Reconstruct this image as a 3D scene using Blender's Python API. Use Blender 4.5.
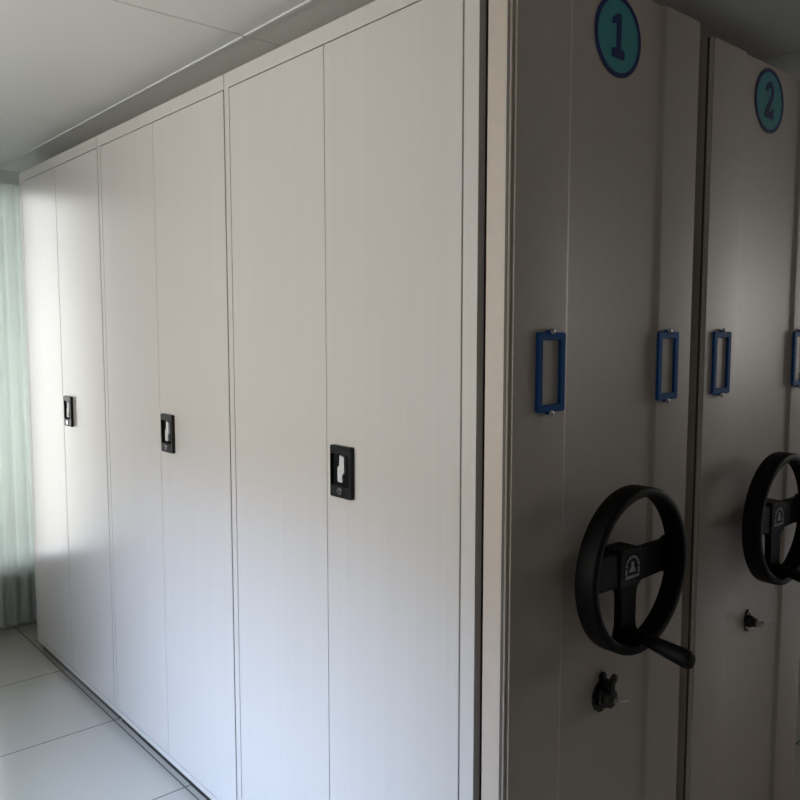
import bpy, bmesh, math, random
from mathutils import Vector, Matrix
random.seed(4)
PI = math.pi
for o in list(bpy.data.objects):
    bpy.data.objects.remove(o)
SC = bpy.context.scene
COL = SC.collection

# ------------------------------------------------------------------ camera
cd = bpy.data.cameras.new('camera')
cam = bpy.data.objects.new('camera', cd)
COL.objects.link(cam)
cd.sensor_width = 36.0
cd.lens = 802.3 / 800 * 36.0
cd.clip_start = 0.02
cam.location = (-1.1187, -1.1619, 1.5)
cam.rotation_euler = (PI / 2 - 0.0881, 0, 0.8546 - PI / 2)
SC.camera = cam

# ------------------------------------------------------------------ sky + exposure
SC.view_settings.view_transform = 'Standard'
SC.view_settings.look = 'None'
SC.view_settings.gamma = 1
SC.view_settings.exposure = 1.78
W = bpy.data.worlds.new('sky')
SC.world = W
W.use_nodes = True
nt = W.node_tree
nt.nodes.clear()
wo = nt.nodes.new('ShaderNodeOutputWorld')
bg = nt.nodes.new('ShaderNodeBackground')
bg.inputs['Strength'].default_value = 5.0
tc = nt.nodes.new('ShaderNodeTexCoord')
sx = nt.nodes.new('ShaderNodeSeparateXYZ')
nt.links.new(tc.outputs['Generated'], sx.inputs[0])
mr = nt.nodes.new('ShaderNodeMapRange')
mr.inputs['From Min'].default_value = -1
mr.inputs['From Max'].default_value = 1
nt.links.new(sx.outputs['Z'], mr.inputs['Value'])


def sky_ramp(stops):
    """colour by elevation: 0 straight down, 0.5 horizon, 1 zenith"""
    c = nt.nodes.new('ShaderNodeValToRGB')
    el = c.color_ramp.elements
    el[0].position, el[0].color = stops[0][0], (*stops[0][1], 1)
    el[1].position, el[1].color = stops[-1][0], (*stops[-1][1], 1)
    for p, k in stops[1:-1]:
        e = el.new(p)
        e.color = (*k, 1)
    nt.links.new(mr.outputs[0], c.inputs[0])
    return c


# a shaded street with buildings on most sides, blue-white sky above the roofs
cs = sky_ramp([(0.38, (0.34, 0.32, 0.29)), (0.48, (0.37, 0.35, 0.325)), (0.715, (0.42, 0.395, 0.37)), (0.745, (1.65, 2.08, 2.95)), (1.0, (1.45, 1.9, 2.8))])
# unseen +Y backdrop, added and graded to shape the window reflection on the doors
cy = sky_ramp([(0.29, (0.05, 0.055, 0.05)), (0.345, (0.13, 0.13, 0.12)), (0.395, (0.34, 0.335, 0.32)), (0.50, (0.375, 0.37, 0.36)), (0.57, (0.25, 0.25, 0.245)), (0.70, (0.2, 0.21, 0.22))])
my = nt.nodes.new('ShaderNodeMapRange')
my.interpolation_type = 'SMOOTHSTEP'
my.inputs['From Min'].default_value = 0.45
my.inputs['From Max'].default_value = 0.75
nt.links.new(sx.outputs['Y'], my.inputs['Value'])
mxs = nt.nodes.new('ShaderNodeMix')
mxs.data_type = 'RGBA'
nt.links.new(my.outputs[0], mxs.inputs[0])
# find colour sockets of the mix node
fa = [i for i in mxs.inputs if i.name == 'A' and i.type == 'RGBA'][0]
fb = [i for i in mxs.inputs if i.name == 'B' and i.type == 'RGBA'][0]
fo = [o for o in mxs.outputs if o.type == 'RGBA'][0]
nt.links.new(cs.outputs[0], fa)
nt.links.new(cy.outputs[0], fb)
nt.links.new(fo, bg.inputs['Color'])
nt.links.new(bg.outputs[0], wo.inputs['Surface'])

# room limits and openings of unseen windows, chosen to reproduce the light (metres)
XL, XR, YF, YB, ZC = -1.85, 6.6, 3.1, -4.2, 2.27
WIN = {  # name: (wall, from, to, sill, head)
    'unseen_window_1': ('far', -0.47, 0.24, 0.28, 2.22),
    'unseen_window_2': ('left', 0.15, 1.4, 0.80, 2.20),
    'unseen_window_3': ('right', -3.0, -0.8, 1.05, 2.15),
}


def portal(name, loc, rot, sx_, sy_):
    l = bpy.data.lights.new(name, 'AREA')
    l.shape = 'RECTANGLE'
    l.size, l.size_y = sx_, sy_
    l.cycles.is_portal = True
    o = bpy.data.objects.new(name, l)
    o.location, o.rotation_euler = loc, rot
    COL.objects.link(o)


for n_, (w_, a_, b_, s_, h_) in WIN.items():
    m_, z_ = (a_ + b_) / 2, (s_ + h_) / 2
    if w_ == 'far':
        portal('daylight_portal', (m_, YF + 0.16, z_), (-PI / 2, 0, 0), b_ - a_, h_ - s_)
    elif w_ == 'left':
        portal('daylight_portal', (XL - 0.16, m_, z_), (PI / 2, 0, -PI / 2), b_ - a_, h_ - s_)
    else:
        portal('daylight_portal', (XR + 0.16, m_, z_), (PI / 2, 0, PI / 2), b_ - a_, h_ - s_)


# ------------------------------------------------------------------ materials
def mat(name, col, rough=0.5, metal=0.0, spec=0.5, coat=0.0):
    m = bpy.data.materials.new(name)
    m.use_nodes = True
    p = m.node_tree.nodes['Principled BSDF']
    p.inputs['Base Color'].default_value = (*col, 1)
    p.inputs['Roughness'].default_value = rough
    p.inputs['Metallic'].default_value = metal
    p.inputs['Specular IOR Level'].default_value = spec
    p.inputs['Coat Weight'].default_value = coat
    return m


def noise_into(m, scale, c0, c1, bump=0.0, rough=None, detail=3.0, dist=0.002):
    """object-space noise between two base colours, optional bump"""
    n = m.node_tree
    p = n.nodes['Principled BSDF']
    t = n.nodes.new('ShaderNodeTexCoord')
    mp = n.nodes.new('ShaderNodeMapping')
    mp.inputs['Scale'].default_value = scale
    nz = n.nodes.new('ShaderNodeTexNoise')
    nz.inputs['Scale'].default_value = 1.0
    nz.inputs['Detail'].default_value = detail
    r = n.nodes.new('ShaderNodeValToRGB')
    r.color_ramp.elements[0].position = 0.3
    r.color_ramp.elements[1].position = 0.7
    r.color_ramp.elements[0].color = (*c0, 1)
    r.color_ramp.elements[1].color = (*c1, 1)
    n.links.new(t.outputs['Object'], mp.inputs[0])
    n.links.new(mp.outputs[0], nz.inputs['Vector'])
    n.links.new(nz.outputs['Fac'], r.inputs[0])
    n.links.new(r.outputs[0], p.inputs['Base Color'])
    if bump:
        b = n.nodes.new('ShaderNodeBump')
        b.inputs['Strength'].default_value = bump
        b.inputs['Distance'].default_value = dist
        n.links.new(nz.outputs['Fac'], b.inputs['Height'])
        n.links.new(b.outputs[0], p.inputs['Normal'])
    return m


M_CAB = noise_into(mat('cabinet_paint', (0.6, 0.58, 0.55), 0.285, 0, 0.5), (55, 55, 0.8),
                   (0.614, 0.586, 0.560), (0.634, 0.606, 0.578), bump=0.02)
M_PANEL = noise_into(mat('panel_paint', (0.55, 0.52, 0.48), 0.42, 0, 0.5), (40, 40, 40),
                     (0.56, 0.485, 0.422), (0.585, 0.51, 0.445), bump=0.015)
M_BODY = mat('carcass_paint', (0.5, 0.48, 0.44), 0.5)
M_BLACK = mat('black_plastic', (0.009, 0.009, 0.010), 0.42, 0, 0.25)
M_POCKET = mat('pocket_plastic', (0.004, 0.004, 0.0045), 0.7, 0, 0.15)
M_LATCH = mat('latch_grey', (0.62, 0.63, 0.65), 0.35)
M_CHROME = mat('chrome', (0.62, 0.62, 0.62), 0.18, 1.0)
M_STEEL = mat('dark_steel', (0.06, 0.06, 0.06), 0.32, 1.0)
M_STRIP = mat('dark_edge_strip', (0.10, 0.09, 0.08), 0.6)
M_PIN = mat('glint_pin', (0.9, 0.9, 0.9), 0.25, 0.35)  # pale colour stands in for the window's reflection on the metal
M_WHEEL = noise_into(mat('wheel_plastic', (0.012, 0.012, 0.013), 0.55, 0, 0.15), (300, 300, 300),
                     (0.004, 0.004, 0.0042), (0.006, 0.006, 0.0063), bump=0.05, dist=0.0005)
M_EMBLEM = mat('emblem_grey', (0.30, 0.30, 0.30), 0.4)
M_BLUE = mat('blue_plastic', (0.018, 0.11, 0.36), 0.55, 0, 0.10)
M_TEAL = mat('sticker_teal', (0.065, 0.34, 0.38), 0.55, 0, 0.3)
M_NAVY = mat('sticker_navy', (0.008, 0.025, 0.14), 0.55, 0, 0.3)
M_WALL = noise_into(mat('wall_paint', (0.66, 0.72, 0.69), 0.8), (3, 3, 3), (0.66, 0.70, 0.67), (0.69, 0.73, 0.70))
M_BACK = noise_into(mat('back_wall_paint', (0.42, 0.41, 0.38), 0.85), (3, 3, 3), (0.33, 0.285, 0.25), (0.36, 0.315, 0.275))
M_FRAME = mat('window_frame_white', (0.8, 0.8, 0.8), 0.35)
M_TRIM = mat('ceiling_trim_white', (0.72, 0.72, 0.70), 0.45)


def ceiling_material():
    m = mat('ceiling_tiles', (0.62, 0.63, 0.61), 0.5)
    n = m.node_tree
    p = n.nodes['Principled BSDF']
    t = n.nodes.new('ShaderNodeTexCoord')
    nz = n.nodes.new('ShaderNodeTexNoise')
    nz.inputs['Scale'].default_value = 2.0
    r = n.nodes.new('ShaderNodeValToRGB')
    r.color_ramp.elements[0].color = (0.76, 0.75, 0.72, 1)
    r.color_ramp.elements[1].color = (0.80, 0.79, 0.76, 1)
    n.links.new(t.outputs['Object'], nz.inputs['Vector'])
    n.links.new(nz.outputs['Fac'], r.inputs[0])
    n.links.new(r.outputs[0], p.inputs['Base Color'])
    return m


M_CEIL = ceiling_material()


def floor_material():
    m = mat('floor_tiles', (0.5, 0.48, 0.44), 0.16)
    n = m.node_tree
    p = n.nodes['Principled BSDF']
    t = n.nodes.new('ShaderNodeTexCoord')
    b = n.nodes.new('ShaderNodeTexBrick')
    b.offset = 0
    b.inputs['Scale'].default_value = 1.0
    b.inputs['Brick Width'].default_value = 0.6
    b.inputs['Row Height'].default_value = 0.6
    b.inputs['Mortar Size'].default_value = 0.003
    b.inputs['Color1'].default_value = (0.50, 0.48, 0.44, 1)
    b.inputs['Color2'].default_value = (0.54, 0.52, 0.47, 1)
    b.inputs['Mortar'].default_value = (0.18, 0.17, 0.15, 1)
    n.links.new(t.outputs['Object'], b.inputs['Vector'])
    n.links.new(b.outputs['Color'], p.inputs['Base Color'])
    return m


M_FLOOR = floor_material()


def glass_material(name, tint, k):
    m = bpy.data.materials.new(name)
    m.use_nodes = True
    n = m.node_tree
    n.nodes.clear()
    o = n.nodes.new('ShaderNodeOutputMaterial')
    mx = n.nodes.new('ShaderNodeMixShader')
    tr = n.nodes.new('ShaderNodeBsdfTransparent')
    gl = n.nodes.new('ShaderNodeBsdfGlossy')
    tr.inputs['Color'].default_value = (*tint, 1)
    gl.inputs['Roughness'].default_value = 0.05
    f = n.nodes.new('ShaderNodeFresnel')
    f.inputs['IOR'].default_value = k
    n.links.new(f.outputs[0], mx.inputs[0])
    n.links.new(tr.outputs[0], mx.inputs[1])
    n.links.new(gl.outputs[0], mx.inputs[2])
    n.links.new(mx.outputs[0], o.inputs['Surface'])
    return m


M_GLASS = glass_material('window_glass', (0.97, 0.98, 0.98), 1.45)
M_FILM = glass_material('label_film', (0.995, 0.995, 0.995), 1.02)


# ------------------------------------------------------------------ mesh helpers
def add_box(bm, x0, x1, y0, y1, z0, z1, mi=0):
    vs = [bm.verts.new(v) for v in ((x0, y0, z0), (x1, y0, z0), (x1, y1, z0), (x0, y1, z0),
                                    (x0, y0, z1), (x1, y0, z1), (x1, y1, z1), (x0, y1, z1))]
    fs = []
    for q in ((3, 2, 1, 0), (4, 5, 6, 7), (0, 1, 5, 4), (1, 2, 6, 5), (2, 3, 7, 6), (3, 0, 4, 7)):
        f = bm.faces.new([vs[i] for i in q])
        f.material_index = mi
        fs.append(f)
    return fs


def add_prism(bm, pts, fn, d0, d1, mi=0, holes=None):
    """extrude a closed 2-D outline; fn(u, v, d) gives the point; hole outline needs the same vertex count"""
    def ring(p, d):
        return [bm.verts.new(fn(u, v, d)) for u, v in p]
    a, b = ring(pts, d0), ring(pts, d1)
    n = len(pts)
    fs = []
    for i in range(n):
        fs.append(bm.faces.new((a[i], a[(i + 1) % n], b[(i + 1) % n], b[i])))
    if holes:
        c, d = ring(holes, d0), ring(holes, d1)
        for i in range(n):
            j = (i + 1) % n
            fs.append(bm.faces.new((c[j], c[i], d[i], d[j])))
            fs.append(bm.faces.new((a[j], a[i], c[i], c[j])))
            fs.append(bm.faces.new((b[i], b[j], d[j], d[i])))
    else:
        fs.append(bm.faces.new(list(reversed(a))))
        fs.append(bm.faces.new(b))
    for f in fs:
        f.material_index = mi
    return fs


def add_lathe(bm, prof, fn, seg=48, mi=0, closed=False):
    """prof = [(r, d)...] turned about the d axis; fn(u, v, d)"""
    rings = []
    for r, d in prof:
        if r < 1e-6:
            rings.append([bm.verts.new(fn(0, 0, d))])
        else:
            rings.append([bm.verts.new(fn(r * math.cos(2 * PI * k / seg), r * math.sin(2 * PI * k / seg), d)) for k in range(seg)])
    pairs = list(zip(rings, rings[1:]))
    if closed:
        pairs.append((rings[-1], rings[0]))
    for a, b in pairs:
        for k in range(seg):
            j = (k + 1) % seg
            if len(a) == 1 and len(b) == 1:
                continue
            if len(a) == 1:
                f = bm.faces.new((a[0], b[k], b[j]))
            elif len(b) == 1:
                f = bm.faces.new((a[j], a[k], b[0]))
            else:
                f = bm.faces.new((a[j], a[k], b[k], b[j]))
            f.material_index = mi


def round_rect(w, h, r, n=5):
    p = []
    for cx, cy, a0 in ((w / 2 - r, h / 2 - r, 0), (-w / 2 + r, h / 2 - r, PI / 2), (-w / 2 + r, -h / 2 + r, PI), (w / 2 - r, -h / 2 + r, 1.5 * PI)):
        for k in range(n + 1):
            a = a0 + PI / 2 * k / n
            p.append((cx + r * math.cos(a), cy + r * math.sin(a)))
    return p


def obj(name, bm, mats, parent=None, bevel=0.0, segs=2, smooth=False, loc=None, angle=40):
    bmesh.ops.recalc_face_normals(bm, faces=bm.faces)
    me = bpy.data.meshes.new(name)
    bm.to_mesh(me)
    bm.free()
    for m in (mats if isinstance(mats, (list, tuple)) else [mats]):
        me.materials.append(m)
    if smooth:
        for p in me.polygons:
            p.use_smooth = True
        try:
            me.set_sharp_from_angle(angle=math.radians(angle))
        except Exception:
            pass
    o = bpy.data.objects.new(name, me)
    COL.objects.link(o)
    if loc:
        o.location = loc
    if parent:
        o.parent = parent
    if bevel:
        md = o.modifiers.new('bevel', 'BEVEL')
        md.width = bevel
        md.segments = segs
        md.limit_method = 'ANGLE'
        md.angle_limit = math.radians(40)
        md.harden_normals = False
    return o


def thing(name, label, cat, loc=(0, 0, 0), group=None):
    o = bpy.data.objects.new(name, None)
    o.empty_display_size = 0.1
    COL.objects.link(o)
    o.location = loc
    o['label'] = label
    o['category'] = cat
    if group:
        o['group'] = group
    return o


def struct(name, bm, m, parent=None, **k):
    o = obj(name, bm, m, parent, **k)
    if not parent:
        o['kind'] = 'structure'
    return o


# ------------------------------------------------------------------ the room
T = 0.16
bm = bmesh.new(); add_box(bm, XL - T, XR + T, YB - T, YF + T, -0.08, 0.0); struct('floor', bm, M_FLOOR)


def wall(name, horiz, at, out, lo, hi, openings, m):
    """wall slab from `at` outwards; openings = [(a, b, sill, head)] along the wall"""
    bm = bmesh.new()
    d0, d1 = (at, at + T) if out > 0 else (at - T, at)

    def piece(a, b, z0, z1):
        if b - a < 1e-4 or z1 - z0 < 1e-4:
            return
        if horiz:
            add_box(bm, a, b, d0, d1, z0, z1)
        else:
            add_box(bm, d0, d1, a, b, z0, z1)
    x = lo
    for a, b, s, h in sorted(openings):
        piece(x, a, 0, ZC)
        piece(a, b, 0, s)
        piece(a, b, h, ZC)
        x = b
    piece(x, hi, 0, ZC)
    return struct(name, bm, m)


def ops(w):
    return [(a, b, s, h) for (k, a, b, s, h) in WIN.values() if k == w]


wall('wall_far', True, YF, 1, XL, XR, ops('far'), M_WALL)
wall('wall_left', False, XL, -1, YB - T, YF + T, ops('left'), M_WALL)
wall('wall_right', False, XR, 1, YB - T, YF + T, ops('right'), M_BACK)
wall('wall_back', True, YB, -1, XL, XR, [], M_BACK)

# ceiling: clip-in panels with bevelled seams along X (and along Y every 0.6 m), one sheet of separate faces
bm = bmesh.new()
TX, TY, TW = 0.012, 0.76, 1.22
ix0 = math.floor((XL - TX) / TW); ix1 = math.ceil((XR - TX) / TW)
iy0 = math.floor((YB - TY) / TW); iy1 = math.ceil((YF - TY) / TW)
g, dp = 0.0022, 0.004
for i in range(ix0, ix1):
    for j in range(iy0, iy1):
        x0, x1 = max(XL, TX + i * TW), min(XR, TX + (i + 1) * TW)
        y0, y1 = max(YB, TY + j * TW), min(YF, TY + (j + 1) * TW)
        if x1 - x0 < 0.02 or y1 - y0 < 0.02:
            continue
        add_box(bm, x0 + g, x1 - g, y0 + g, y1 - g, ZC, ZC + 0.012)
add_box(bm, XL - T, XR + T, YB - T, YF + T, ZC + 0.010, ZC + 0.09)
struct('ceiling', bm, M_CEIL, bevel=0.0015, segs=1)

# white joint strips of the ceiling above the cabinet fronts
bm = bmesh.new()
for j in range(2 * iy0, 2 * iy1):
    y0, y1 = max(YB, TY + j * TW / 2), min(YF, TY + (j + 1) * TW / 2)
    if y1 - y0 > 0.05:
        add_box(bm, TX - 0.007, TX + 0.007, y0 + 0.003, y1 - 0.003, ZC - 0.004, ZC + 0.002)
struct('trim_1', bm, M_TRIM, bevel=0.0015)


# unseen windows, added for the light: frame with a mullion, glass panes, sill
def window(name, kind, a, b, s, h):
    root = bpy.data.objects.new(name, None)
    COL.objects.link(root)
    root['kind'] = 'structure'
    fw, dep = 0.045, 0.06

    def bx(bm, u0, u1, z0, z1, d0, d1):
        if kind == 'far':
            add_box(bm, u0, u1, YF + d0, YF + d1, z0, z1)
        elif kind == 'left':
            add_box(bm, XL - d1, XL - d0, u0, u1, z0, z1)
        else:
            add_box(bm, XR + d0, XR + d1, u0, u1, z0, z1)
    bm = bmesh.new()
    bx(bm, a, b, s, s + fw, 0.05, 0.05 + dep)
    bx(bm, a, b, h - fw, h, 0.05, 0.05 + dep)
    bx(bm, a, a + fw, s + fw, h - fw, 0.05, 0.05 + dep)
    bx(bm, b - fw, b, s + fw, h - fw, 0.05, 0.05 + dep)
    n = max(1, round((b - a) / 0.8))
    cuts = [a + (b - a) * k / n for k in range(n + 1)]
    for c in cuts[1:-1]:
        bx(bm, c - 0.025, c + 0.025, s + fw, h - fw, 0.05, 0.05 + dep)
    obj('window_frame', bm, M_FRAME, root, bevel=0.004)
    for c0, c1 in zip(cuts, cuts[1:]):
        bm = bmesh.new()
        bx(bm, c0 + 0.02, c1 - 0.02, s + fw * 0.6, h - fw * 0.6, 0.078, 0.083)
        obj('window_pane', bm, M_GLASS, root)
    bm = bmesh.new()
    bx(bm, a - 0.03, b + 0.03, s - 0.025, s, -0.03, 0.05)
    obj('window_sill', bm, M_FRAME, root, bevel=0.004)


for n_, (w_, a_, b_, s_, h_) in WIN.items():
    window(n_, w_, a_, b_, s_, h_)

# pale green curtain drawn over the part of the window beside the cabinet
def curtain_material():
    m = bpy.data.materials.new('curtain_cloth')
    m.use_nodes = True
    n = m.node_tree
    n.nodes.clear()
    o = n.nodes.new('ShaderNodeOutputMaterial')
    ad = n.nodes.new('ShaderNodeAddShader')
    d = n.nodes.new('ShaderNodeBsdfDiffuse')
    t = n.nodes.new('ShaderNodeBsdfTranslucent')
    d.inputs['Color'].default_value = (0.58, 0.60, 0.585, 1)
    t.inputs['Color'].default_value = (0.42, 0.435, 0.425, 1)
    n.links.new(d.outputs[0], ad.inputs[0])
    n.links.new(t.outputs[0], ad.inputs[1])
    n.links.new(ad.outputs[0], o.inputs['Surface'])
    return m


bm = bmesh.new()
N_ = 120
rows = []
for z in (0.03, 1.1, 2.195):
    rows.append([bm.verts.new((-0.115 + 0.42 * k / N_, 3.045 + 0.014 * math.sin(k / N_ * 2 * PI * 7) * (1.0 if z < 2 else 0.7), z)) for k in range(N_ + 1)])
for a_, b_ in zip(rows, rows[1:]):
    for k in range(N_):
        bm.faces.new((a_[k], a_[k + 1], b_[k + 1], b_[k]))
cur = obj('curtain', bm, curtain_material(), smooth=True, angle=80)
sol = cur.modifiers.new('thickness', 'SOLIDIFY')
sol.thickness = 0.0012
cur['label'] = 'pale green curtain at the far wall beyond the farthest cabinet'
cur['category'] = 'curtain'
bm = bmesh.new()
add_box(bm, -0.13, 0.32, 3.035, 3.055, 2.195, 2.215)
for x_ in (-0.10, 0.28):
    add_box(bm, x_ - 0.01, x_ + 0.01, 3.055, YF, 2.20, 2.212)
obj('curtain_rail', bm, M_FRAME, cur, bevel=0.003)

# ------------------------------------------------------------------ filing cabinets (doors face -X)
H, DEPTH = 2.192, 0.6526
DOOR_Z0, DOOR_Z1 = 0.062, 2.150


def lock_handle(parent, yc, zc):
    """black recessed pull: raised frame, dark pocket, grey stepped latch, silver key cylinder"""
    bm = bmesh.new()
    f = lambda u, v, d: (-d, yc - u, zc + v)          # u to the right seen from the front
    w, h = 0.080, 0.122
    outer = round_rect(w, h, 0.004, 4)
    inner = round_rect(0.070, 0.074, 0.003, 4)
    inner = [(u - 0.003, v + 0.004) for u, v in inner]
    add_prism(bm, outer, f, 0.0, 0.011, 0, inner)
    add_box(bm, -0.0026, -0.0005, yc - 0.033, yc + 0.039, zc - 0.034, zc + 0.042, 1)
    latch = [(-0.010, 0.036), (0.004, 0.033), (0.007, 0.030), (0.007, -0.004), (0.000, -0.010), (0.000, -0.028),
             (-0.016, -0.028), (-0.018, -0.024), (-0.018, 0.006), (-0.011, 0.012)]
    add_prism(bm, [(u + 0.003, v + 0.003) for u, v in latch], f, 0.001, 0.008, 2)
    fl = lambda u, v, d: (-d, yc - u + 0.003, zc - 0.046 + v)
    add_lathe(bm, [(0.0, 0.013), (0.0082, 0.013), (0.0088, 0.0122), (0.0088, 0.010)], fl, 20, 3)
    add_box(bm, -0.0136, -0.0128, yc + 0.003 - 0.005, yc + 0.003 + 0.005, zc - 0.0468, zc - 0.0452, 1)
    return obj('lock_handle', bm, [M_BLACK, M_POCKET, M_LATCH, M_CHROME], parent, bevel=0.0016)


def cabinet(y0, y1, door_r, split, door_l, hy, label):
    root = thing('filing_cabinet', label, 'cabinet', (0, y0, 0), 'door cabinets in a row along the aisle')
    L = lambda y: y - y0
    W_ = y1 - y0
    bm = bmesh.new()
    # carcass: front frame round the opening, sides, top, bottom, back
    fd = 0.022
    x_r = L(door_r) - 0.002 if L(door_r) > 0.01 else 0.0
    if L(door_r) > 0.01:
        add_box(bm, 0, fd, 0, L(door_r) - 0.002, 0.04, H)
    add_box(bm, 0, fd, L(door_l) + 0.0010, W_, 0.04, H)
    add_box(bm, 0, fd, x_r, L(door_l) + 0.0010, DOOR_Z1 + 0.0025, H)
    add_box(bm, 0, fd, x_r, L(door_l) + 0.0010, 0.04, DOOR_Z0 - 0.0025)
    add_box(bm, fd, DEPTH, 0, 0.0015, 0.04, H)
    add_box(bm, fd, DEPTH, W_ - 0.0015, W_, 0.04, H)
    add_box(bm, fd, DEPTH, 0.0015, W_ - 0.0015, H - 0.03, H)
    add_box(bm, fd, DEPTH, 0.0015, W_ - 0.0015, 0.04, 0.06)
    add_box(bm, DEPTH - 0.02, DEPTH, 0.0015, W_ - 0.0015, 0.06, H - 0.03)
    obj('carcass', bm, M_CAB, root)
    bm = bmesh.new()
    add_box(bm, 0.02, DEPTH - 0.02, 0.01, W_ - 0.01, 0.0, 0.04)
    obj('plinth', bm, M_STEEL, root)
    for k, (a, b) in enumerate(((door_r, split), (split, door_l))):
        bm = bmesh.new()
        add_box(bm, 0.0, 0.019, L(a) + (0.0024 if k == 0 else 0.0010), L(b) - 0.0010, DOOR_Z0, DOOR_Z1)
        d = obj('door', bm, M_CAB, root, bevel=0.0016)
        if k == 0:
            d['label'] = 'right-hand door with black recessed handle'
            lock_handle(d, hy - y0, 1.168)
    return root


cabinet(-0.100, 0.8540, -0.0595, 0.391, 0.829, 0.323, 'nearest grey two-door filing cabinet, next to the end panel numbered 1')
cabinet(0.8575, 1.7825, 0.8590, 1.3165, 1.757, 1.249, 'middle grey two-door filing cabinet between the nearest and the farthest cabinet')
cabinet(1.7860, 2.7200, 1.7875, 2.2450, 2.690, 2.167, 'farthest grey two-door filing cabinet, catching bright window light at the room end')


# ------------------------------------------------------------------ end panels of the rolling shelves (face -Y)
YP, RD = -0.1813, 0.0075            # face of the side strips, depth of the middle recess
C1, C2 = 0.1655, 0.4880


def number_outline(n):
    if n == 1:
        return [(-0.022, -0.040), (0.022, -0.040), (0.022, -0.024), (0.009, -0.021), (0.009, 0.042), (-0.004, 0.042),
                (-0.022, 0.030), (-0.022, 0.019), (-0.007, 0.024), (-0.007, -0.021), (-0.022, -0.024)]
    pts_o, pts_i = [], []
    cx, cz, ro, ri = 0.0, 0.022, 0.023, 0.0095
    for k in range(13):
        a = math.radians(185 - k * (185 + 32) / 12)
        pts_o.append((cx + ro * math.cos(a), cz + ro * math.sin(a)))
        pts_i.append((cx + ri * math.cos(a), cz + ri * math.sin(a)))
    return pts_o + [(-0.002, -0.024), (0.012, -0.025), (0.013, -0.016), (0.024, -0.016), (0.024, -0.040), (-0.024, -0.040), (-0.024, -0.028)] + list(reversed(pts_i))


def sticker(root, cx, cz, n):
    f = lambda u, v, d: (cx + u, YP + RD - d, cz + v)
    bm = bmesh.new()
    add_lathe(bm, [(0.0, 0.0012), (0.0725, 0.0012), (0.0725, 0.0002)], f, 64, 0)
    bm2 = bmesh.new()
    add_lathe(bm2, [(0.0715, 0.0001), (0.0715, 0.0018), (0.0810, 0.0018), (0.0810, 0.0001)], f, 64, 0, True)
    s = obj('number_sticker', bm, M_TEAL, root)
    s['label'] = 'round teal sticker with the number %d' % n
    obj('border', bm2, M_NAVY, s)
    bm3 = bmesh.new()
    add_prism(bm3, [(u * 1.0, v * 1.08) for u, v in number_outline(n)], f, 0.0008, 0.0020, 0)
    obj('numeral', bm3, M_NAVY, s)


def label_holder(root, cx, cz):
    f = lambda u, v, d: (cx + u, YP - d, cz + v)
    w, h = 0.084, 0.154
    bm = bmesh.new()
    outer = round_rect(w, h, 0.005, 4)
    inner = round_rect(w - 0.030, h - 0.030, 0.002, 4)
    add_prism(bm, outer, f, 0.0, 0.0075, 0, inner)
    for s in (-1, 1):       # screw tabs
        add_prism(bm, [(u, v + s * (h / 2 - 0.001)) for u, v in round_rect(0.024, 0.012, 0.004, 3)], f, 0.0, 0.0060, 0)
    o = obj('label_holder', bm, M_BLUE, root, bevel=0.0018)
    o['label'] = 'blue plastic label holder'
    bm = bmesh.new()
    add_prism(bm, round_rect(w - 0.026, h - 0.026, 0.002, 4), f, 0.002, 0.003, 0)
    obj('film', bm, M_FILM, o)
    for s in (-1, 1):
        fs = lambda u, v, d, s=s: (cx + u, YP - d, cz + s * (h / 2 + 0.002) + v)
        bm = bmesh.new()
        add_lathe(bm, [(0.0065, 0.005), (0.0068, 0.0075), (0.0060, 0.0095), (0.0040, 0.0112), (0.0, 0.0118)], fs, 20)
        obj('screw', bm, M_CHROME, o, smooth=True)


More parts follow.
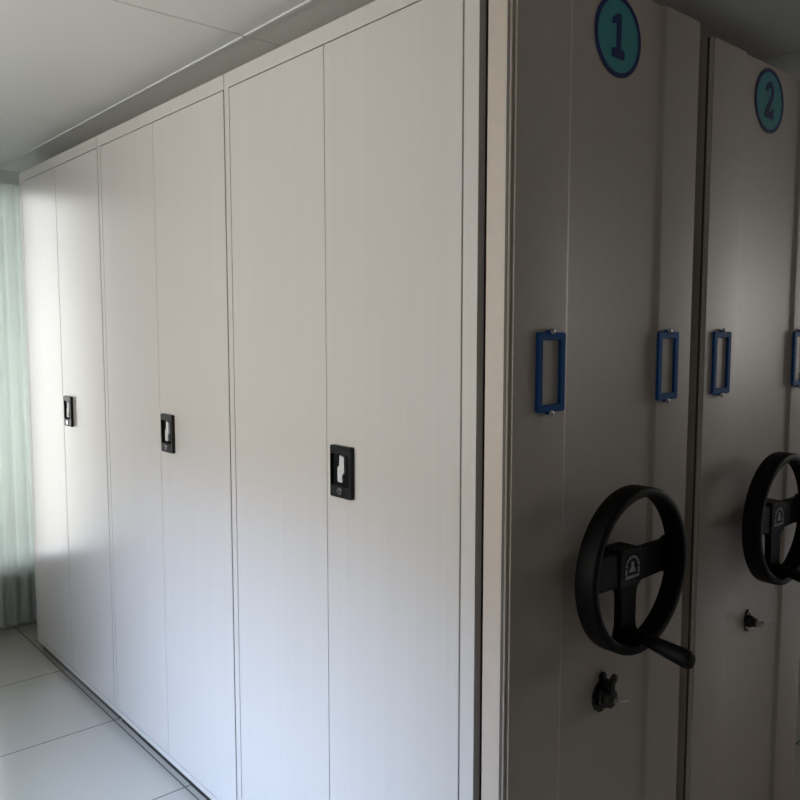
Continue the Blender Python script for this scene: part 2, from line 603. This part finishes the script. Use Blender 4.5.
def handwheel(root, cx, cz):
    R, ya, yb = 0.1750, 0.042, 0.0880       # rim radius, rim back and front distance from the side strips
    f = lambda u, v, d: (cx + u, YP - d, cz + v)
    bm = bmesh.new()
    prof = [(R - 0.003, ya), (R - 0.0006, ya + 0.0012), (R, ya + 0.004), (R, yb - 0.006), (R - 0.0012, yb - 0.002), (R - 0.004, yb),
            (R - 0.016, yb), (R - 0.0188, yb - 0.0015), (R - 0.020, yb - 0.005), (R - 0.0185, ya + 0.005),
            (R - 0.0175, ya + 0.0012), (R - 0.015, ya)]
    add_lathe(bm, prof, f, 128, 0, True)
    wheel = obj('handwheel', bm, M_WHEEL, root, smooth=True, angle=50)
    wheel['label'] = 'black three-spoke handwheel'
    # T of three broad spokes with filleted inner corners
    ri = R - 0.013

    def fil(cx_, cz_, r, a0, a1, n=6):
        return [(cx_ + r * math.cos(a0 + (a1 - a0) * k / n), cz_ + r * math.sin(a0 + (a1 - a0) * k / n)) for k in range(n + 1)]
    def arc(a_mid, half):
        return [(ri * math.cos(a_mid + half * q / 4), ri * math.sin(a_mid + half * q / 4)) for q in range(-4, 5)]
    o = [(-0.136, 0.036), (-0.060, 0.036), (0.060, 0.036), (0.136, 0.036)] + list(reversed(arc(0, 0.27)))
    o += [(0.136, -0.033), (0.066, -0.035)] + fil(0.056, -0.061, 0.026, PI / 2, PI)
    o += [(0.029, -0.118)] + list(reversed(arc(-PI / 2, 0.24))) + [(-0.029, -0.118)] + fil(-0.056, -0.061, 0.026, 0, PI / 2) + [(-0.066, -0.035), (-0.136, -0.033)]
    o += list(reversed(arc(PI, 0.27)))
    bm = bmesh.new()
    add_prism(bm, o, f, 0.036, 0.054, 0)
    obj('spokes', bm, M_WHEEL, wheel, bevel=0.004, segs=3)
    bm = bmesh.new()      # deep square boss down to the panel
    add_prism(bm, round_rect(0.080, 0.084, 0.012, 5), f, 0.004, 0.0575, 0)
    obj('hub', bm, M_WHEEL, wheel, bevel=0.004, segs=3)
    bm = bmesh.new()
    add_lathe(bm, [(0.026, -RD - 0.002), (0.026, 0.008)], f, 32)
    obj('shaft', bm, M_STEEL, wheel, smooth=True)
    # arch-shaped mark on the hub
    bm = bmesh.new()
    fe = lambda u, v, d: (cx + 0.004 + u, YP - d, cz + 0.001 + v)
    z0, z1 = 0.0570, 0.0587
    for k in range(7):
        a0 = math.radians(6 + k * 24.6)
        a1 = a0 + math.radians(18)
        ring = [(0.026 * math.cos(a0 + (a1 - a0) * q / 3), 0.026 * math.sin(a0 + (a1 - a0) * q / 3)) for q in range(4)]
        ring += [(0.0205 * math.cos(a1 - (a1 - a0) * q / 3), 0.0205 * math.sin(a1 - (a1 - a0) * q / 3)) for q in range(4)]
        add_prism(bm, ring, fe, z0, z1)
    for x0 in (-0.026, 0.020):
        add_prism(bm, [(x0, -0.014), (x0 + 0.006, -0.014), (x0 + 0.006, -0.001), (x0, -0.001)], fe, z0, z1)
    add_prism(bm, [(-0.026, -0.022), (0.026, -0.022), (0.026, -0.0165), (-0.026, -0.0165)], fe, z0, z1)
    add_prism(bm, [(-0.012, -0.009), (0.012, -0.009), (0.010, -0.004), (0.004, 0.003), (0.006, 0.010), (0.0, 0.014), (-0.006, 0.010), (-0.004, 0.003), (-0.010, -0.004)], fe, z0, z1)
    obj('emblem', bm, M_EMBLEM, wheel)
    # crank grip sticking out of the lower spoke
    b0 = 0.058
    fg = lambda u, v, d: (cx + 0.002 + u, YP - d, cz - 0.139 + v - 0.13 * (d - b0))
    bm = bmesh.new()
    add_lathe(bm, [(0.0155, b0 - 0.004), (0.0160, b0 + 0.010), (0.0140, b0 + 0.014), (0.0128, b0 + 0.020), (0.0132, b0 + 0.036), (0.0160, b0 + 0.075), (0.0185, b0 + 0.114),
                   (0.0190, b0 + 0.128), (0.0178, b0 + 0.136), (0.0140, b0 + 0.141), (0.0, b0 + 0.143)], fg, 32)
    obj('crank_handle', bm, M_WHEEL, wheel, smooth=True)


def lock(root, cx, cz, R=0.021):
    k_ = R / 0.021
    f = lambda u, v, d: (cx + u, YP + RD - d, cz + v)
    bm = bmesh.new()
    o = []      # flange with a screw ear above and below
    for k in range(64):
        a = 2 * PI * k / 64
        r = R + (0.0105 if R < 0.03 else 0.0) * max(0.0, abs(math.sin(a)) - 0.80) / 0.20
        o.append((r * math.cos(a), r * math.sin(a)))
    add_prism(bm, o, f, 0.0, 0.004, 0)
    root_ = obj('lock', bm, M_STEEL, root, bevel=0.001)
    root_['label'] = 'round metal lock with a bright pin'
    for s in (-1, 1):
        bm = bmesh.new()
        zz = s * (0.0255 if R < 0.03 else R - 0.007)
        add_lathe(bm, [(0.0042, 0.003), (0.0042, 0.0060), (0.0025, 0.0072), (0.0, 0.0074)], lambda u, v, d: (cx + u, YP + RD - d, cz + zz + v), 16)
        obj('screw', bm, M_CHROME, root_, smooth=True)
    bm = bmesh.new()
    rb = 0.0170 * min(k_, 1.5)
    add_lathe(bm, [(rb, 0.003), (rb, 0.013), (rb - 0.002, 0.016), (rb - 0.004, 0.0165), (rb - 0.0045, 0.026), (rb - 0.006, 0.028), (0.0, 0.028)], f, 40)
    obj('barrel', bm, M_STEEL, root_, smooth=True)
    bm = bmesh.new()
    add_lathe(bm, [(0.0060, 0.027), (0.0060, 0.036), (0.0090, 0.0365), (0.0095, 0.040), (0.0085, 0.044), (0.0045, 0.046), (0.0, 0.0465)], f, 24)
    obj('knob', bm, M_CHROME, root_, smooth=True)
    bm = bmesh.new()      # thin metal pin, its glint put into the pale colour
    add_lathe(bm, [(0.0036, 0.043), (0.0036, 0.069), (0.0026, 0.0715), (0.0, 0.072)], lambda u, v, d: (cx + u, YP + RD - d, cz + v + 0.50 * (d - 0.044)), 16)
    obj('pin', bm, M_PIN, root_, smooth=True)
    return root_


def lock_wings(lk, cx, cz, R):
    """two rounded lugs standing above the flange, one at the panel and one further out, joined by a bridge"""
    bm = bmesh.new()
    for u0, v0, d0 in ((-0.004, R + 0.008, 0.006), (0.000, R + 0.010, 0.031)):
        add_lathe(bm, [(0.0, d0 - 0.005), (0.007, d0 - 0.005), (0.0110, d0 - 0.003), (0.0120, d0), (0.0110, d0 + 0.003), (0.007, d0 + 0.005), (0.0, d0 + 0.005)],
                  lambda u, v, d, u0=u0, v0=v0: (cx + u0 + u, YP + RD - d, cz + v0 + v), 24)
    o = obj('lug', bm, M_STEEL, lk, smooth=True)
    bm = bmesh.new()
    add_box(bm, cx - 0.007, cx + 0.005, YP + RD - 0.033, YP + RD - 0.003, cz + 0.012, cz + R + 0.006)
    obj('bridge', bm, M_STEEL, lk, bevel=0.003, segs=2)


def end_panel(x0, top, n, sx, sz, hs, wx, lx, lz, lr, label):
    root = thing('end_panel', label, 'shelving end panel', (x0, 0, 0), 'end panels of the rolling shelves')
    Wd = 0.6526
    F, B = YP, -0.1225
    lip = [(0.0, B), (0.0, F + 0.0132), (0.0015, F + 0.0132), (0.0015, F + 0.0075), (0.0010, F + 0.0072), (0.0032, F + 0.0045),
           (0.0105, F + 0.0043), (0.0112, F + 0.0038), (0.0118, F + 0.0004), (0.0124, F)]

    def roll(x, w, y0, y1, n=8):       # soft S-shaped bend in the sheet
        return [(x + w * k / n, y0 + (y1 - y0) * (0.5 - 0.5 * math.cos(PI * k / n))) for k in range(n + 1)]
    prof = lip + roll(C1, 0.017, F, F + RD) + roll(C2 - 0.002, 0.019, F + RD, F) + [(Wd - u, v) for u, v in reversed(lip)]
    bm = bmesh.new()
    add_prism(bm, prof, lambda u, v, d: (u, v, d), 0.03, top, 0)
    obj('panel', bm, M_PANEL, root, smooth=True, angle=25)
    bm = bmesh.new()      # dark strip let into the front edge of the side return
    add_box(bm, 0.0004, 0.004, F + 0.0076, F + 0.0131, 0.031, top - 0.001)
    obj('edge_strip', bm, M_STRIP, root)
    bm = bmesh.new()      # recessed joint between the panel and the shelf behind it
    add_box(bm, 0.018, Wd - 0.018, B, -0.100, 0.03, top - 0.02)
    obj('joint_strip', bm, M_STEEL, root)
    sticker(root, sx, sz, n)
    for hx in hs:
        label_holder(root, hx, 1.417)
    handwheel(root, wx, 1.0)
    lk = lock(root, lx, lz, lr)
    return root, lk


p1, lk1 = end_panel(0.0, 2.196, 1, 0.332, 2.095, (0.117, 0.5375), 0.328, 0.326, 0.702, 0.036,
                    'grey end panel numbered 1 with black handwheel, beside the nearest cabinet')
lock_wings(lk1, 0.326, 0.702, 0.036)
p2, lk2 = end_panel(0.6994, 2.180, 2, 0.3140, 2.090, (0.087, 0.5375), 0.321, 0.302, 0.705, 0.021,
                    'grey end panel numbered 2 with black handwheel, at the right edge')

# the second row of shelving behind panel 2
root = thing('shelving_body', 'plain grey shelving body behind the end panel numbered 2', 'shelving', (0.6994, -0.100, 0))
bm = bmesh.new()
for k in range(3):
    a, b = k * 0.93, k * 0.93 + 0.927
    add_box(bm, 0.0, 0.65, a, b, 0.04, 2.176)
obj('carcass', bm, M_BODY, root, bevel=0.002)
bm = bmesh.new()
add_box(bm, 0.02, 0.63, 0.01, 2.78, 0.0, 0.04)
obj('plinth', bm, M_STEEL, root)
